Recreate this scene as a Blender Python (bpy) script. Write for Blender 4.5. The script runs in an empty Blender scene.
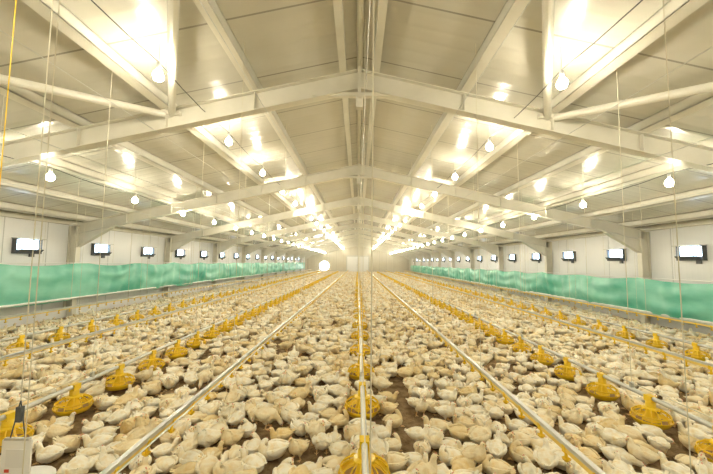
import bpy, math, random
from mathutils import Vector, Matrix, noise
random.seed(7)
EYE=1.6; HW=8.1; D=4.75; NF=11; YF=NF*D; YB=-D
CZ=4.50; SL=0.225
def ceil_z(x): return CZ-SL*abs(x)

# ---------------- materials ----------------
def mat(name,col,rough=.5,metal=0,col2=None,scale=10,bump=0,bscale=60,coat=0,emis=None,estr=0,spec=None,stretch=None):
    m=bpy.data.materials.new(name); m.use_nodes=True
    nt=m.node_tree; b=nt.nodes['Principled BSDF']
    b.inputs['Base Color'].default_value=(*col,1); b.inputs['Roughness'].default_value=rough
    b.inputs['Metallic'].default_value=metal; b.inputs['Coat Weight'].default_value=coat
    b.inputs['Coat Roughness'].default_value=.12
    if spec is not None: b.inputs['Specular IOR Level'].default_value=spec
    tc=nt.nodes.new('ShaderNodeTexCoord'); src=tc.outputs['Object']
    if stretch:
        mp=nt.nodes.new('ShaderNodeMapping'); mp.inputs['Scale'].default_value=stretch
        nt.links.new(src,mp.inputs['Vector']); src=mp.outputs[0]
    if col2:
        n=nt.nodes.new('ShaderNodeTexNoise'); n.inputs['Scale'].default_value=scale; n.inputs['Detail'].default_value=5
        nt.links.new(src,n.inputs['Vector'])
        r=nt.nodes.new('ShaderNodeValToRGB'); r.color_ramp.elements[0].position=.35; r.color_ramp.elements[1].position=.65
        r.color_ramp.elements[0].color=(*col,1); r.color_ramp.elements[1].color=(*col2,1)
        nt.links.new(n.outputs['Fac'],r.inputs['Fac']); nt.links.new(r.outputs['Color'],b.inputs['Base Color'])
    if bump:
        n2=nt.nodes.new('ShaderNodeTexNoise'); n2.inputs['Scale'].default_value=bscale; n2.inputs['Detail'].default_value=4
        nt.links.new(src,n2.inputs['Vector'])
        bp=nt.nodes.new('ShaderNodeBump'); bp.inputs['Strength'].default_value=bump; bp.inputs['Distance'].default_value=.02
        nt.links.new(n2.outputs['Fac'],bp.inputs['Height']); nt.links.new(bp.outputs['Normal'],b.inputs['Normal'])
    if emis:
        b.inputs['Emission Color'].default_value=(*emis,1); b.inputs['Emission Strength'].default_value=estr
    return m

def panel_mat(name,col,col2,axis,pitch,rough,coat=0,seamk=.7,ribs=8,ribh=.07):
    """lacquered sheet panels with seams across the given axis"""
    m=mat(name,col,rough,coat=coat,col2=col2,scale=.7)
    nt=m.node_tree; b=nt.nodes['Principled BSDF']
    tc=[n for n in nt.nodes if n.type=='TEX_COORD'][0]
    sp=nt.nodes.new('ShaderNodeSeparateXYZ'); nt.links.new(tc.outputs['Object'],sp.inputs[0])
    def M(op,a,bv=None):
        n=nt.nodes.new('ShaderNodeMath'); n.operation=op
        for i,v in enumerate([a,bv]):
            if v is None: continue
            if isinstance(v,(int,float)): n.inputs[i].default_value=v
            else: nt.links.new(v,n.inputs[i])
        return n.outputs[0]
    c=M('DIVIDE',sp.outputs[axis],pitch); fr=M('FRACT',c)
    seam=M('LESS_THAN',fr,.022)
    rib=M('POWER',M('ABSOLUTE',M('SINE',M('MULTIPLY',c,math.pi*ribs))),8.0)
    h=M('SUBTRACT',M('MULTIPLY',rib,ribh),seam)
    bp=nt.nodes.new('ShaderNodeBump'); bp.inputs['Strength'].default_value=.5; bp.inputs['Distance'].default_value=.02
    nt.links.new(h,bp.inputs['Height']); nt.links.new(bp.outputs['Normal'],b.inputs['Normal'])
    r=[n for n in nt.nodes if n.type=='VALTORGB'][0]
    mx=nt.nodes.new('ShaderNodeMix'); mx.data_type='RGBA'
    nt.links.new(seam,mx.inputs['Factor']); nt.links.new(r.outputs['Color'],mx.inputs['A'])
    mx.inputs['B'].default_value=(col[0]*seamk,col[1]*seamk,col[2]*seamk,1)
    nt.links.new(mx.outputs['Result'],b.inputs['Base Color'])
    return m

M_ceil=panel_mat('ceiling_panels',(.62,.60,.51),(.70,.68,.59),1,1.15,.24,.7,.6,5,.3)
M_wall=panel_mat('wall_panels',(.82,.83,.84),(.87,.87,.87),1,1.1,.4,.2)
M_wallf=panel_mat('end_wall_panels',(.62,.57,.45),(.66,.62,.50),0,1.1,.4,.2)
M_steel=mat('cream_painted_steel',(.72,.69,.58),.33,col2=(.78,.75,.65),scale=3,coat=.4)
M_galv=mat('galvanised_steel',(.55,.56,.54),.35,.7,col2=(.66,.67,.63),scale=15)
M_alu=mat('aluminium_rail',(.62,.63,.61),.32,.6)
M_yel=mat('yellow_plastic',(.95,.67,.02),.35,col2=(.90,.60,.02),scale=8,coat=.2)
M_pyel=mat('pale_yellow_pipe',(.90,.66,.15),.4)
M_feed=mat('feed_mash',(.42,.27,.12),.9,bump=.6,bscale=150)
M_rope=mat('nylon_rope',(.72,.68,.54),.7)
M_cable=mat('black_cable',(.05,.05,.05),.5)
M_dark=mat('dark_inlet_frame',(.09,.10,.11),.5)
M_day=mat('inlet_daylight',(.9,.95,1),.5,emis=(.62,.82,1),estr=11)
M_bulb=mat('bulb_glow',(1,.95,.8),.3,emis=(1,.91,.71),estr=275)
M_sock=mat('bulb_socket',(.8,.8,.78),.4)
M_white=mat('white_plastic',(.88,.88,.86),.35)
M_red=mat('red_tag',(.6,.08,.05),.5)
M_litter=mat('litter_floor',(.16,.095,.042),.95,col2=(.34,.235,.12),scale=9,bump=1,bscale=45)
M_curt=mat('green_curtain',(.09,.45,.33),.4,col2=(.28,.66,.53),scale=1.4,bump=.25,bscale=5,stretch=(1,.6,1.2))
M_orange=mat('leg_and_beak',(.88,.60,.28),.5)
M_comb=mat('comb_skin',(.82,.38,.26),.6)
M_eye=mat('bird_eye',(.02,.015,.01),.15)

# feather material
M_fea=mat('broiler_feathers',(.88,.73,.44),.85,col2=(.97,.93,.80),scale=12,bump=.32,bscale=60,spec=.15)
nt=M_fea.node_tree; b=nt.nodes['Principled BSDF']; r=[n for n in nt.nodes if n.type=='VALTORGB'][0]
r.color_ramp.elements[0].position=.30; r.color_ramp.elements[1].position=.52
oi=nt.nodes.new('ShaderNodeObjectInfo')
r2=nt.nodes.new('ShaderNodeValToRGB'); r2.color_ramp.elements[0].color=(.86,.74,.50,1); r2.color_ramp.elements[1].color=(1,1,1,1)
r2.color_ramp.elements[1].position=.65
nt.links.new(oi.outputs['Random'],r2.inputs['Fac'])
mx=nt.nodes.new('ShaderNodeMix'); mx.data_type='RGBA'; mx.blend_type='MULTIPLY'; mx.inputs['Factor'].default_value=1
nt.links.new(r.outputs['Color'],mx.inputs['A']); nt.links.new(r2.outputs['Color'],mx.inputs['B'])
nt.links.new(mx.outputs['Result'],b.inputs['Base Color'])

# ---------------- mesh builder ----------------
class MB:
    def __init__(s): s.v=[];s.f=[];s.m=[];s.mats=[]
    def mi(s,m):
        if m not in s.mats: s.mats.append(m)
        return s.mats.index(m)
    def add(s,vs,fs,m):
        o=len(s.v); k=s.mi(m); s.v+= [tuple(v) for v in vs]
        for f in fs: s.f.append([i+o for i in f]); s.m.append(k)
    def box(s,c,sz,m,R=None):
        vs=[]
        for dx in(-.5,.5):
            for dy in(-.5,.5):
                for dz in(-.5,.5):
                    p=Vector((dx*sz[0],dy*sz[1],dz*sz[2]))
                    if R: p=R@p
                    vs.append(p+Vector(c))
        s.add(vs,[(0,1,3,2),(4,6,7,5),(0,4,5,1),(2,3,7,6),(0,2,6,4),(1,5,7,3)],m)
    def beam(s,p0,p1,w,h,m,up=(0,0,1),off=0):
        p0=Vector(p0);p1=Vector(p1);t=(p1-p0).normalized();u=Vector(up);sd=t.cross(u).normalized();u=sd.cross(t)
        vs=[p+sd*(a*w/2)+u*(bb*h/2+off) for p in(p0,p1) for a,bb in((-1,-1),(1,-1),(1,1),(-1,1))]
        s.add(vs,[(0,1,2,3),(7,6,5,4),(0,4,5,1),(1,5,6,2),(2,6,7,3),(3,7,4,0)],m)
    def ibeam(s,p0,p1,w,h,t,m,up=(0,0,1)):
        s.beam(p0,p1,t,h-2*t,m,up); s.beam(p0,p1,w,t,m,up,h/2-t/2); s.beam(p0,p1,w,t,m,up,-h/2+t/2)
    def tube(s,p0,p1,r,m,n=8,r1=None):
        p0=Vector(p0);p1=Vector(p1);t=(p1-p0).normalized()
        u=Vector((0,0,1)) if abs(t.z)<.9 else Vector((1,0,0)); a=t.cross(u).normalized(); bb=t.cross(a)
        if r1 is None:r1=r
        vs=[]
        for p,rr in((p0,r),(p1,r1)):
            for i in range(n):
                an=2*math.pi*i/n; vs.append(p+a*math.cos(an)*rr+bb*math.sin(an)*rr)
        fs=[(i,(i+1)%n,(i+1)%n+n,i+n) for i in range(n)]+[tuple(range(n))[::-1],tuple(range(n,2*n))]
        s.add(vs,fs,m)
    def lathe(s,prof,c,m,n=20,axis='z'):
        vs=[];fs=[]
        for (r,z) in prof:
            for i in range(n):
                a=2*math.pi*i/n
                if axis=='z': vs.append((c[0]+r*math.cos(a),c[1]+r*math.sin(a),c[2]+z))
                else: vs.append((c[0]+r*math.cos(a),c[1]+z,c[2]+r*math.sin(a)))
        for k in range(len(prof)-1):
            for i in range(n):
                j=(i+1)%n; fs.append((k*n+i,k*n+j,(k+1)*n+j,(k+1)*n+i))
        s.add(vs,fs,m)
    def prism_y(s,pts,y0,y1,m):
        n=len(pts); vs=[(x,y0,z) for x,z in pts]+[(x,y1,z) for x,z in pts]
        fs=[(i,(i+1)%n,(i+1)%n+n,i+n) for i in range(n)]+[tuple(range(n))[::-1],tuple(range(n,2*n))]
        s.add(vs,fs,m)
    def loft(s,st,m,n=14,amp=0.,side0=(0,1,0),sub=3):
        P=[st[0]]+list(st)+[st[-1]]; Q=[]
        for i in range(1,len(P)-2):
            for k in range(sub):
                t=k/sub; q=[]
                for c in range(5):
                    a,b_,c_,d=P[i-1][c],P[i][c],P[i+1][c],P[i+2][c]
                    q.append(.5*((2*b_)+(-a+c_)*t+(2*a-5*b_+4*c_-d)*t*t+(-a+3*b_-3*c_+d)*t**3))
                Q.append(q)
        Q.append(st[-1]); sd=Vector(side0); vs=[]
        seed=Vector((random.random()*9,0,0))
        for i,q in enumerate(Q):
            p=Vector(q[:3]); a=Vector(Q[max(0,i-1)][:3]); c=Vector(Q[min(len(Q)-1,i+1)][:3])
            t=(c-a).normalized(); sd=(sd-t*sd.dot(t)).normalized(); up=t.cross(sd)
            for j in range(n):
                an=2*math.pi*j/n; d=sd*math.cos(an)*max(q[3],.001)+up*math.sin(an)*max(q[4],.001)
                if amp:
                    g=(p+d)
                    d=d*(1+amp*(noise.noise(g*26+seed)*1.6+noise.noise(g*75+seed)*1.0))
                vs.append(p+d)
        fs=[]
        for k in range(len(Q)-1):
            for j in range(n):
                l=(j+1)%n; fs.append((k*n+j,k*n+l,(k+1)*n+l,(k+1)*n+j))
        L=(len(Q)-1)*n
        fs+= [tuple(range(n))[::-1],tuple(range(L,L+n))]
        s.add(vs,fs,m)
    def ball(s,c,r,m,n=8,k=6,sz=1):
        prof=[(r*math.sin(math.pi*i/k),-r*sz*math.cos(math.pi*i/k)) for i in range(k+1)]
        prof[0]=(r*.02,-r*sz);prof[-1]=(r*.02,r*sz)
        s.lathe(prof,c,m,n)
    def obj(s,name,smooth=False,loc=(0,0,0),parent=None,coll=None):
        me=bpy.data.meshes.new(name); me.from_pydata(s.v,[],s.f)
        for m in s.mats: me.materials.append(m)
        me.polygons.foreach_set('material_index',s.m)
        if smooth: me.polygons.foreach_set('use_smooth',[True]*len(s.f))
        me.update()
        if smooth: 
            try: me.set_sharp_from_angle(angle=math.radians(50))
            except Exception: pass
        o=bpy.data.objects.new(name,me); o.location=loc
        (coll or bpy.context.scene.collection).objects.link(o)
        if parent: o.parent=parent
        return o

# ---------------- room shell ----------------
m=MB(); m.box((0,(YB+YF)/2,-.05),(2*HW+.4,YF-YB+.4,.1),M_litter); m.obj('floor')
m=MB()
for s in(-1,1):
    pts=[(0,CZ),(s*(HW+.1),ceil_z(HW+.1)),(s*(HW+.1),ceil_z(HW+.1)+.1),(0,CZ+.1)]
    if s>0: pts=pts[::-1]
    m.prism_y(pts,YB-.1,YF+.1,M_ceil)
m.obj('ceiling')
EV=ceil_z(HW)
for s,nm in((-1,'wall_left'),(1,'wall_right')):
    m=MB(); m.box((s*(HW+.05),(YB+YF)/2,EV/2),(.1,YF-YB,EV+.02),M_wall); m.obj(nm)
for y,nm in((YB-.05,'wall_back'),(YF+.05,'wall_far')):
    m=MB(); m.prism_y([(-HW,0),(HW,0),(HW,EV),(0,CZ),(-HW,EV)],y-.05,y+.05,M_wallf); m.obj(nm)
for i,s in enumerate((-1,1)):
    m=MB(); m.box((s*(HW-.03),(YB+YF)/2,.12),(.06,YF-YB,.24),M_white); m.obj('baseboard_'+('left','right')[i])
for i,s in enumerate((-1,1)):
    m=MB(); x=s*(HW-.05); m.box((x,(YB+YF)/2,EV-.07),(.1,YF-YB,.12),M_steel); m.obj('trim_%d'%(i+1))
m=MB(); DY=YF-.02
for s in(-1,1):
    m.box((s*.82,DY-.03,1.2),(1.6,.06,2.4),M_white); m.box((s*.12,DY-.08,1.1),(.04,.05,.25),M_galv)
for x in(-1.68,1.68): m.box((x,DY-.05,1.25),(.12,.1,2.5),M_galv)
m.box((0,DY-.05,2.5),(3.5,.1,.12),M_galv); m.obj('door_1')
m=MB(); c=(-5.1,YF-.17,.95)
m.lathe([(.78,.14),(.78,-.1),(.72,-.12),(.70,.12)],c,M_galv,28,'y')
m.lathe([(.70,.08),(.001,.08)],c,mat('fan_daylight',(1,1,1),.5,emis=(.95,.98,1),estr=16),28,'y')
for k in range(6):
    a=k*math.pi/3; m.beam((c[0],c[1],c[2]),(c[0]+.66*math.cos(a),c[1],c[2]+.66*math.sin(a)),.02,.05,M_galv,up=(0,1,0))
m.ball(c,.09,M_galv); m.obj('exhaust_fan')

# ---------------- portal frames ----------------
RT=4.36
m=MB(); dp=.28
for s in(-1,1):
    a=Vector((0,0,RT-dp/2)); e=Vector((s*(HW-.12),0,RT-SL*(HW-.12)-dp/2))
    m.ibeam(a,e,.15,dp,.014,M_steel)
    m.box((s*.012,0,RT-.2),(.022,.18,.46),M_steel)
    cx=s*(HW-.14)
    m.ibeam((cx,0,0),(cx,0,e.z+.1),.15,.24,.014,M_steel,up=(1,0,0))
    m.add([(s*(HW-.26),-.01,e.z-.1),(s*(HW-1.15),-.01,e.z+.09),(s*(HW-.26),-.01,e.z-.48),
           (s*(HW-.26),.01,e.z-.1),(s*(HW-1.15),.01,e.z+.09),(s*(HW-.26),.01,e.z-.48)],[(0,1,2),(5,4,3),(0,3,4,1),(1,4,5,2),(2,5,3,0)],M_steel)
    m.beam((s*(HW-.24),0,e.z-.50),(s*(HW-1.2),0,e.z+.07),.15,.014,M_steel)
    for X in (1.5,2.75,4.0,5.25,6.5):
        x=s*X; m.box((x,0,RT-SL*X-.14),(.012,.14,.25),M_steel)
m.box((0,0,RT-.36),(1.35,.08,.05),M_steel)
m.box((0,0,RT-.45),(.1,.1,.2),M_steel)
fr=m.obj('portal_frame'); fr.location.y=-D+.1
for k in range(0,NF+1):
    o=bpy.data.objects.new('portal_frame',fr.data); bpy.context.scene.collection.objects.link(o); o.location=(0,k*D-(.25 if k==NF else 0),0)

# ---------------- purlins ----------------
for s in(-1,1):
    for X in(.24,1.5,2.75,4.0,5.25,6.5,7.6):
        m=MB(); x=s*X; w=.06 if X>.3 else .045
        L=YB+.01,YF-.01
        lo=lambda xx: RT-SL*abs(xx)+.004
        m.prism_y([(x-w,lo(x-w)),(x+w,lo(x+w)),(x+w,lo(x+w)+.012),(x-w,lo(x-w)+.012)],*L,M_steel)
        m.prism_y([(x-w,ceil_z(x-w)-.014),(x+w,ceil_z(x+w)-.014),(x+w,ceil_z(x+w)-.003),(x-w,ceil_z(x-w)-.003)],*L,M_steel)
        m.prism_y([(x-.006-s*w*.9,lo(x-s*w*.9)),(x+.006-s*w*.9,lo(x-s*w*.9)),(x+.006-s*w*.9,ceil_z(x-s*w*.9)-.004),(x-.006-s*w*.9,ceil_z(x-s*w*.9)-.004)],*L,M_steel)
        m.obj('roof_purlin')
m=MB(); m.tube((0,YB+.01,RT+.07),(0,YF-.01,RT+.07),.04,M_steel,10); m.obj('ridge_pipe')
def zb(x): return RT-SL*abs(x)-.06
for (y0,y1) in((0,D),(YF-D,YF-2*D),):
    for s in(-1,1):
        m=MB()
        m.tube((s*2.7,y1,zb(2.7)),(s*.1,y0,zb(.1)),.05,M_steel,12)
        m.tube((s*2.75,y1,zb(2.75)),(s*6.2,y0,zb(6.2)),.05,M_steel,12)
        m.box((s*2.7,y1+(.01),zb(2.7)),(.3,.17,.06),M_steel)
        m.obj('roof_brace')

# ---------------- bulbs ----------------
def bulb_row(X,z,y0,pitch=2.06):
    m=MB(); zc=z+.16; y=y0
    while y-pitch>YB+.5: y-=pitch
    ys=[]
    while y<YF-.7: ys.append(y); y+=pitch
    pts=[YB+.05]+ys+[YF-.05]
    for a,b_ in zip(pts[:-1],pts[1:]):
        for k in range(4):
            t0=k/4;t1=(k+1)/4; sg=lambda t:-.05*4*t*(1-t)
            m.tube((X,a+(b_-a)*t0,zc+sg(t0)),(X,a+(b_-a)*t1,zc+sg(t1)),.006,M_cable,5)
    for yy in ys:
        m.tube((X,yy,zc),(X,yy,ceil_z(X)),.003,M_rope,4)
        m.lathe([(.012,.155),(.024,.14),(.026,.06),(.022,.055)],(X,yy,z),M_sock,10)
        m.lathe([(.001,-.060),(.044,-.042),(.060,.0),(.046,.038),(.024,.065)],(X,yy,z),M_bulb,8)
    m.obj('light_bulb_string',smooth=True)
for s in(-1,1):
    bulb_row(s*2.22,EYE+2.02-(.05 if s>0 else 0),3.6); bulb_row(s*4.9,EYE+1.29,5.3)

# ---------------- feeder lines ----------------
def pan_mesh():
    m=MB()
    m.lathe([(.001,.02),(.11,.02),(.155,.035),(.19,.085),(.198,.088),(.196,.075),(.16,.02),(.115,.004),(.001,.004)],(0,0,0),M_yel,28)
    m.lathe([(.001,.045),(.10,.05),(.165,.05)],(0,0,0),M_feed,20)
    m.lathe([(.178,.118),(.186,.124),(.184,.136),(.174,.134),(.172,.122),(.178,.118)],(0,0,0),M_yel,28)
    m.lathe([(.085,.055),(.06,.12),(.05,.19),(.05,.25),(.036,.27),(.034,.30)],(0,0,0),M_yel,16)
    m.lathe([(.052,.205),(.085,.195),(.088,.18),(.052,.188)],(0,0,0),M_yel,16)
    for k in range(14):
        a=2*math.pi*k/14; c,s=math.cos(a),math.sin(a)
        m.tube((.18*c,.18*s,.128),(.135*c,.135*s,.170),.006,M_yel,5)
        m.tube((.135*c,.135*s,.170),(.075*c,.075*s,.19),.006,M_yel,5)
        m.tube((.18*c,.18*s,.128),(.19*c,.19*s,.085),.005,M_yel,5)
    m.box((0,0,.30),(.075,.10,.07),M_yel)
    return m
PAN=pan_mesh(); pans_xy=[]
def feeder(X,y0,pitch,sc,lift=.045):
    y0=y0-pitch*int((y0+3.2)/pitch); n=int((YF-1.5-y0)/pitch); H=.31*sc+lift
    m=MB(); m.tube((X,y0-.5,H),(X,YF-1.2,H),.022,M_alu,10)
    m.tube((X,y0-.5,H+.065),(X,YF-1.2,H+.065),.005,M_rope,5)
    y=y0-.3
    while y<YF-1.5:
        m.tube((X,y,H),(X,y,ceil_z(X)-.02),.0032,M_rope,5)
        m.box((X,y,H+.035),(.03,.03,.07),M_galv); y+=D/2
    o=m.obj('feeder_line',smooth=True)
    p=PAN.obj('feeder_pans',smooth=True,loc=(X,y0,lift),parent=o); p.scale=(sc,sc,sc)
    a=p.modifiers.new('Array','ARRAY'); a.use_relative_offset=False; a.use_constant_offset=True
    a.constant_offset_displace=(0,pitch/sc,0); a.count=n
    for k in range(n): pans_xy.append((X,y0+k*pitch))
feeder(.06,2.5,1.1,.93)
for s in(-1,1):
    feeder(s*2.88,3.45+(.12 if s<0 else 0),.66,.84); feeder(s*5.6,3.5,.75,.84)

# ---------------- drinker lines ----------------
def drinker(X):
    m=MB(); y0=-3.5; y1=YF-1.0
    m.beam((X,y0,.44),(X,y1,.44),.034,.026,M_alu)
    m.beam((X,y0,.41),(X,y1,.41),.026,.03,M_pyel)
    m.tube((X+.045,y0,.425),(X+.045,y1,.425),.006,M_galv,5)
    y=y0+.2
    while y<y1:
        m.tube((X,y,.44),(X,y,ceil_z(X)-.02),.0028,M_rope,4); y+=D/2
    o=m.obj('drinker_line')
    n=MB(); n.tube((0,0,.39),(0,0,.355),.01,M_yel,6); n.lathe([(.012,.33),(.026,.345),(.028,.35),(.010,.335)],(0,0,0),M_yel,8)
    n.box((0,0,.37),(.008,.012,.06),M_yel); n.box((0,0,.41),(.038,.03,.045),M_yel)
    p=n.obj('nipples',loc=(X,y0+.1,0),parent=o)
    a=p.modifiers.new('Array','ARRAY'); a.use_relative_offset=False; a.use_constant_offset=True
    a.constant_offset_displace=(0,.3,0); a.count=int((y1-y0)/.3)
for s in(-1,1):
    for X in(1.36,4.15,6.95): drinker(s*X)
m=MB()
for X in(-5.6,-4.15,-2.88,-1.36,.06,1.36,2.88,4.15,5.6):
    z=RT-SL*abs(X)-dp-.03
    m.tube((X+.03,YB+.02,z),(X+.03,YF-.02,z),.004,M_galv,4)
m.obj('winch_cable')

# ---------------- side curtains ----------------
def curtain(s,zt,zb_,name):
    m=MB(); vs=[];fs=[]; NY=1100; NZ=12; y0=-3; y1=YF-3
    for i in range(NY+1):
        y=y0+(y1-y0)*i/NY
        ph=(y/2.375)*math.pi
        sag=.08*abs(math.sin(ph))+.03*noise.noise(Vector((y*.6,s*5,0)))
        for j in range(NZ+1):
            t=j/NZ; z=zt-sag-(zt-zb_-sag*.3)*t + (.06*noise.noise(Vector((y*.5,3,s)))*t)
            fold=abs(math.sin(ph))*.020*math.sin(t*13-2.2*abs(math.sin(ph)))
            vert=.030*noise.noise(Vector((y*4.0+t*1.2,t*1.2,s*3)))+.010*math.sin(y*11+t*2+4*noise.noise(Vector((y*.8,t*.5,0))))
            bulge=.05+.06*math.sin(t*math.pi)+.06*noise.noise(Vector((y*1.1,t*1.8,s*2)))+fold+vert
            vs.append((s*(HW-.36-bulge),y,z))
    for i in range(NY):
        for j in range(NZ):
            a=i*(NZ+1)+j; fs.append((a,a+1,a+NZ+2,a+NZ+1))
    m.add(vs,fs,M_curt)
    m.tube((s*(HW-.41),y0,zb_-.0),(s*(HW-.41),y1,zb_-.0),.03,M_white,8)
    m.tube((s*(HW-.40),y0,zt-.01),(s*(HW-.40),y1,zt-.01),.014,M_white,6)
    y=D/4
    while y<y1:
        m.tube((s*(HW-.40),y,zt-.02),(s*(HW-.40),y,ceil_z(HW-.40)),.003,M_rope,4); y+=D/2
    m.obj(name,smooth=True)
curtain(-1,EYE-.10,EYE-1.05,'side_curtain'); curtain(1,EYE-.34,EYE-1.24,'side_curtain')

# ---------------- air inlets ----------------
m=MB(); w,h=.64,.34
for z in(-h/2,h/2): m.box((.05,0,z),(.10,w+.03,.022),M_dark)
for y in(-w/2,w/2): m.box((.05,y,0),(.10,.022,h),M_dark)
m.box((.012,0,0),(.02,w,h),M_dark)
m.box((.03,-.0,.035),(.02,w-.07,h*.68),M_day)
m.box((.13,0,-.13),(.015,w-.05,.15),M_dark,Matrix.Rotation(math.radians(48),3,'Y'))
m.box((.10,0,h/2+.01),(.2,w+.06,.02),M_galv)
m.box((.02,.15,-h/2-.05),(.03,.12,.08),M_dark)
first=None
for s in(-1,1):
    y=8.25-D/2*5
    while y<YF-2:
        if first is None: o=m.obj('air_inlet'); first=o
        else:
            o=bpy.data.objects.new('air_inlet',first.data); bpy.context.scene.collection.objects.link(o)
        o.location=(s*(HW-.001),y,EYE+.30); o.rotation_euler=(0,0,math.pi if s>0 else 0); y+=D/2

# ---------------- hanging platform scale (left foreground) ----------------
m=MB(); X,Y=-2.32,2.42
m.tube((X,Y,.62),(X,Y,ceil_z(X)-.01),.0035,M_rope,6)
m.tube((X-.06,Y,.33),(X,Y,.62),.004,M_dark,6); m.tube((X+.06,Y,.33),(X,Y,.62),.004,M_dark,6)
m.box((X,Y,.53),(.035,.03,.10),M_dark); m.box((X,Y,.365),(.17,.02,.015),M_galv)
m.box((X,Y,.21),(.2,.012,.30),M_white); m.box((X,Y-.007,.24),(.13,.006,.12),M_sock)
m.box((X-.05,Y-.011,.16),(.03,.004,.02),M_red)
m.lathe([(.001,0.03),(.2,.03),(.205,.045),(.19,.05),(.001,.045)],(X,Y+.02,.02),M_white,20)
m.obj('hanging_platform_scale')
m=MB(); m.tube((-2.60,2.42,.02),(-2.60,2.42,ceil_z(2.60)),.004,M_yel,6); m.box((-2.60,2.42,.02),(.06,.06,.04),M_yel); m.obj('yellow_winch_cord')

# ---------------- birds ----------------
bcol=bpy.data.collections.new('broiler_chicken_poses')
BODY=[(-.140,.112,.008,.006),(-.128,.108,.030,.020),(-.106,.098,.053,.043),(-.070,.088,.073,.063),(-.025,.081,.085,.076),(.03,.080,.085,.078),(.070,.086,.069,.070)]
NP=0
def bird(neck,lift=0,pitch=0,legs=False,flat=1.,spread=0):
    global NP
    m=MB(); R=Matrix.Rotation(-pitch,3,'Y')
    def T(x,y,z): 
        p=R@Vector((x,y,(z-.08)*flat)); return Vector((p.x,p.y,p.z+.08*flat+lift))
    st=[(*T(x,0,z),hw*(1+(1-flat)*.5),hh*flat) for x,z,hw,hh in BODY]+list(neck)
    m.loft(st,M_fea,18,.050,sub=4)
    p=Vector(neck[-1][:3]); q=Vector(neck[-3][:3]); d=(p-q).normalized()
    hd=Vector(neck[-2][:3]); sd=d.cross(Vector((0,0,1))).normalized(); up=sd.cross(d)
    m.tube(p-d*.006,p+d*.020-up*.004,.009,M_orange,7,.001)
    m.ball(p-d*.002-up*.014,.006,M_comb,6,4)
    for s in(-1,1): m.ball(hd+sd*s*.0205+d*.005+up*.004,.0045,M_eye,6,4)
    vs=[]; prof=[(-.013,.016),(-.007,.027),(-.002,.023),(.003,.031),(.009,.022),(.014,.014)]
    for a,h in prof:
        for s in(-1,1): vs.append(hd+d*a+up*h+sd*.003*s)
        for s in(-1,1): vs.append(hd+d*a+up*.010+sd*.005*s)
    fs=[]
    for i in range(len(prof)-1):
        o=i*4; fs+=[(o,o+4,o+6,o+2),(o+1,o+3,o+7,o+5),(o,o+1,o+5,o+4)]
    m.add(vs,fs,M_comb)
    for s in(-1,1):
        w=[(.060,.062,.102,.006,.012),(.040,.078,.104,.018,.030),(.0,.090,.099,.023,.040),(-.045,.087,.101,.021,.037),(-.09,.071,.110,.015,.025),(-.126,.050,.117,.008,.013),(-.150,.038,.121,.003,.005)]
        sp=spread if s>0 else 0
        m.loft([(*T(x,y*s*(1+(1-flat)*.4)+s*sp*max(0,.05-x)*.9,z-sp*max(0,.05-x)*.3),a*(1+sp),b_*flat) for x,y,z,a,b_ in w],M_fea,10,.08,sub=3)
        m.beam(T(-.115,s*.010,.116),T(-.170,s*.022,.138),.026,.006,M_fea)
        if legs:
            hip=T(-.005,s*.048,.045); kn=Vector((.012,s*.052,.054)); ft=Vector((-.002,s*.054,.008))
            m.loft([(*hip,.034,.038),(*(hip*.5+kn*.5),.026,.028),(*kn,.011,.012)],M_fea,8,.04,sub=2)
            m.tube(kn,ft,.008,M_orange,7,.0065); k0=ft
        else: k0=Vector((.085,s*.04,.008))
        for a in(-.5,0,.5):
            m.tube(k0,k0+Vector((math.cos(a)*.045,math.sin(a)*.045,-.004)),.006,M_orange,5,.003)
        m.tube(k0,k0+Vector((-.02,0,-.004)),.005,M_orange,5,.002)
    o=m.obj('broiler_chicken',smooth=True,coll=bcol,loc=(.72,2+NP*.35,.002)); NP+=1
    return o
# 0 crouched, head up
bird([(.093,0,.104,.044,.049),(.106,0,.129,.031,.034),(.112,0,.151,.026,.028),(.120,0,.169,.0260,.0265),(.136,0,.176,.023,.022),(.150,0,.172,.009,.010)])
# 1 crouched, head turned
bird([(.093,.002,.102,.044,.049),(.104,.012,.126,.031,.034),(.105,.026,.146,.026,.028),(.102,.040,.161,.0260,.0265),(.096,.056,.167,.023,.022),(.091,.070,.162,.009,.010)])
# 2 lying, head stretched forward, wing loose
bird([(.096,0,.084,.044,.046),(.116,0,.080,.032,.033),(.134,.004,.076,.026,.028),(.152,.008,.072,.0265,.026),(.170,.012,.068,.023,.022),(.184,.015,.062,.009,.010)],flat=.90,spread=.3)
# 3 standing
bird([(.088,0,.188,.043,.049),(.100,0,.217,.031,.034),(.105,0,.242,.026,.028),(.113,0,.263,.0260,.026),(.129,0,.271,.023,.022),(.143,0,.267,.009,.010)],lift=.058,pitch=.24,legs=True)
# 4 pecking
bird([(.100,0,.120,.044,.050),(.125,0,.105,.032,.034),(.145,0,.082,.026,.028),(.159,0,.061,.026,.026),(.170,0,.044,.022,.021),(.178,0,.031,.009,.010)],lift=.055,pitch=-.11,legs=True)
# 5 preening
bird([(.091,-.004,.100,.044,.049),(.099,-.020,.121,.031,.034),(.093,-.040,.137,.026,.028),(.077,-.056,.147,.0260,.026),(.057,-.068,.146,.023,.022),(.043,-.076,.139,.009,.010)],flat=.97)
# 6 asleep, head tucked to the side
bird([(.094,.004,.082,.048,.046),(.112,.022,.080,.034,.034),(.118,.044,.077,.028,.029),(.112,.064,.073,.027,.026),(.098,.078,.069,.022,.021),(.084,.086,.062,.009,.010)],flat=.88,spread=.5)

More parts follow.
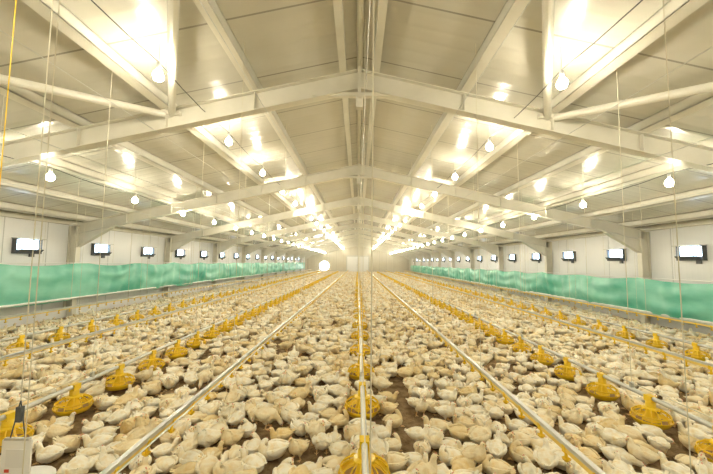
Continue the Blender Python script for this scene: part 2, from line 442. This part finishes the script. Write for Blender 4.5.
# placement
pts=[];grid={};CELL=.2
def near(x,y,r):
    gi,gj=int(x//CELL),int(y//CELL); k=1 if r<=CELL else 2
    for a in range(gi-k,gi+k+1):
        for b_ in range(gj-k,gj+k+1):
            for (px,py) in grid.get((a,b_),()):
                if (px-x)**2+(py-y)**2<r*r: return True
    return False
pg={}
for (x,y) in pans_xy: pg.setdefault((int(x//1),int(y//1)),[]).append((x,y))
def pandist(x,y):
    best=9
    for a in(-1,0,1):
        for b_ in(-1,0,1):
            for (px,py) in pg.get((int(x//1)+a,int(y//1)+b_),()):
                d=math.hypot(px-x,py-y)
                if d<best: best=d
    return best
def put(x,y,ang,var,sc):
    pts.append((x,y,ang,var,sc)); grid.setdefault((int(x//CELL),int(y//CELL)),[]).append((x,y))
for (px,py) in pans_xy:
    for _ in range(random.randint(3,6)):
        a=random.uniform(0,2*math.pi); R=random.uniform(.275,.32)
        x,y=px+R*math.cos(a),py+R*math.sin(a)
        if pandist(x,y)<.27 or near(x,y,.145): continue
        put(x,y,a+math.pi+random.uniform(-.25,.25),random.choice((0,0,1,3)),random.uniform(.66,.80))
for _ in range(210000):
    x=random.uniform(-7.5,7.5); y=random.uniform(-2.5,YF-.5)
    if math.hypot(x,y)<.4 or math.hypot(x+2.32,y-2.44)<.33: continue
    nz=noise.noise(Vector((x*1.1,y*1.1,4))); r=.135+(.07 if nz>.33 else 0)+.028*random.random()
    if nz>.50 and random.random()<.8: continue
    if near(x,y,r) or pandist(x,y)<.265: continue
    put(x,y,random.uniform(0,2*math.pi),random.choice((0,0,0,0,1,1,1,2,2,5,5,6,3,3,3,4)),random.uniform(.62,.86))
print('birds',len(pts))
me=bpy.data.meshes.new('broiler_chicken_flock'); me.from_pydata([(p[0],p[1],.002) for p in pts],[],[])
at=me.attributes.new('rot','FLOAT_VECTOR','POINT')
fl=[]
for p in pts: fl+=[random.gauss(0,.04),random.gauss(0,.04),p[2]]
at.data.foreach_set('vector',fl)
me.attributes.new('var','INT','POINT').data.foreach_set('value',[p[3] for p in pts])
me.attributes.new('sc','FLOAT','POINT').data.foreach_set('value',[p[4] for p in pts])
fo=bpy.data.objects.new('broiler_chicken_flock',me); bpy.context.scene.collection.objects.link(fo)
ng=bpy.data.node_groups.new('flock_instancer','GeometryNodeTree')
ng.interface.new_socket('Geometry',in_out='INPUT',socket_type='NodeSocketGeometry')
ng.interface.new_socket('Geometry',in_out='OUTPUT',socket_type='NodeSocketGeometry')
N=ng.nodes; L=ng.links
gi=N.new('NodeGroupInput'); go=N.new('NodeGroupOutput'); ci=N.new('GeometryNodeCollectionInfo'); ip=N.new('GeometryNodeInstanceOnPoints')
ci.inputs['Collection'].default_value=bcol; ci.inputs['Separate Children'].default_value=True; ci.inputs['Reset Children'].default_value=True
def na(nm,t):
    n=N.new('GeometryNodeInputNamedAttribute'); n.data_type=t; n.inputs['Name'].default_value=nm
    return [o for o in n.outputs if o.enabled and o.name=='Attribute'][0]
L.new(gi.outputs[0],ip.inputs['Points']); L.new(ci.outputs[0],ip.inputs['Instance']); ip.inputs['Pick Instance'].default_value=True
L.new(na('var','INT'),ip.inputs['Instance Index']); L.new(na('rot','FLOAT_VECTOR'),ip.inputs['Rotation']); L.new(na('sc','FLOAT'),ip.inputs['Scale'])
L.new(ip.outputs[0],go.inputs[0])
md=fo.modifiers.new('flock','NODES'); md.node_group=ng

# ---------------- world and camera ----------------
w=bpy.data.worlds.new('world'); bpy.context.scene.world=w; w.use_nodes=True
w.node_tree.nodes['Background'].inputs[0].default_value=(.75,.85,1,1); w.node_tree.nodes['Background'].inputs[1].default_value=.6
bpy.context.scene.view_settings.view_transform='Standard'
cd=bpy.data.cameras.new('camera'); cam=bpy.data.objects.new('camera',cd); bpy.context.scene.collection.objects.link(cam)
cd.sensor_width=36; cd.lens=340/713*36; cd.clip_start=.05; cd.clip_end=200
R=Matrix.Rotation(math.radians(.25),4,'Z')@Matrix.Rotation(math.radians(90+4.2),4,'X')@Matrix.Rotation(math.radians(.6),4,'Z')
cam.matrix_world=Matrix.Translation((0,0,EYE))@R
bpy.context.scene.camera=cam
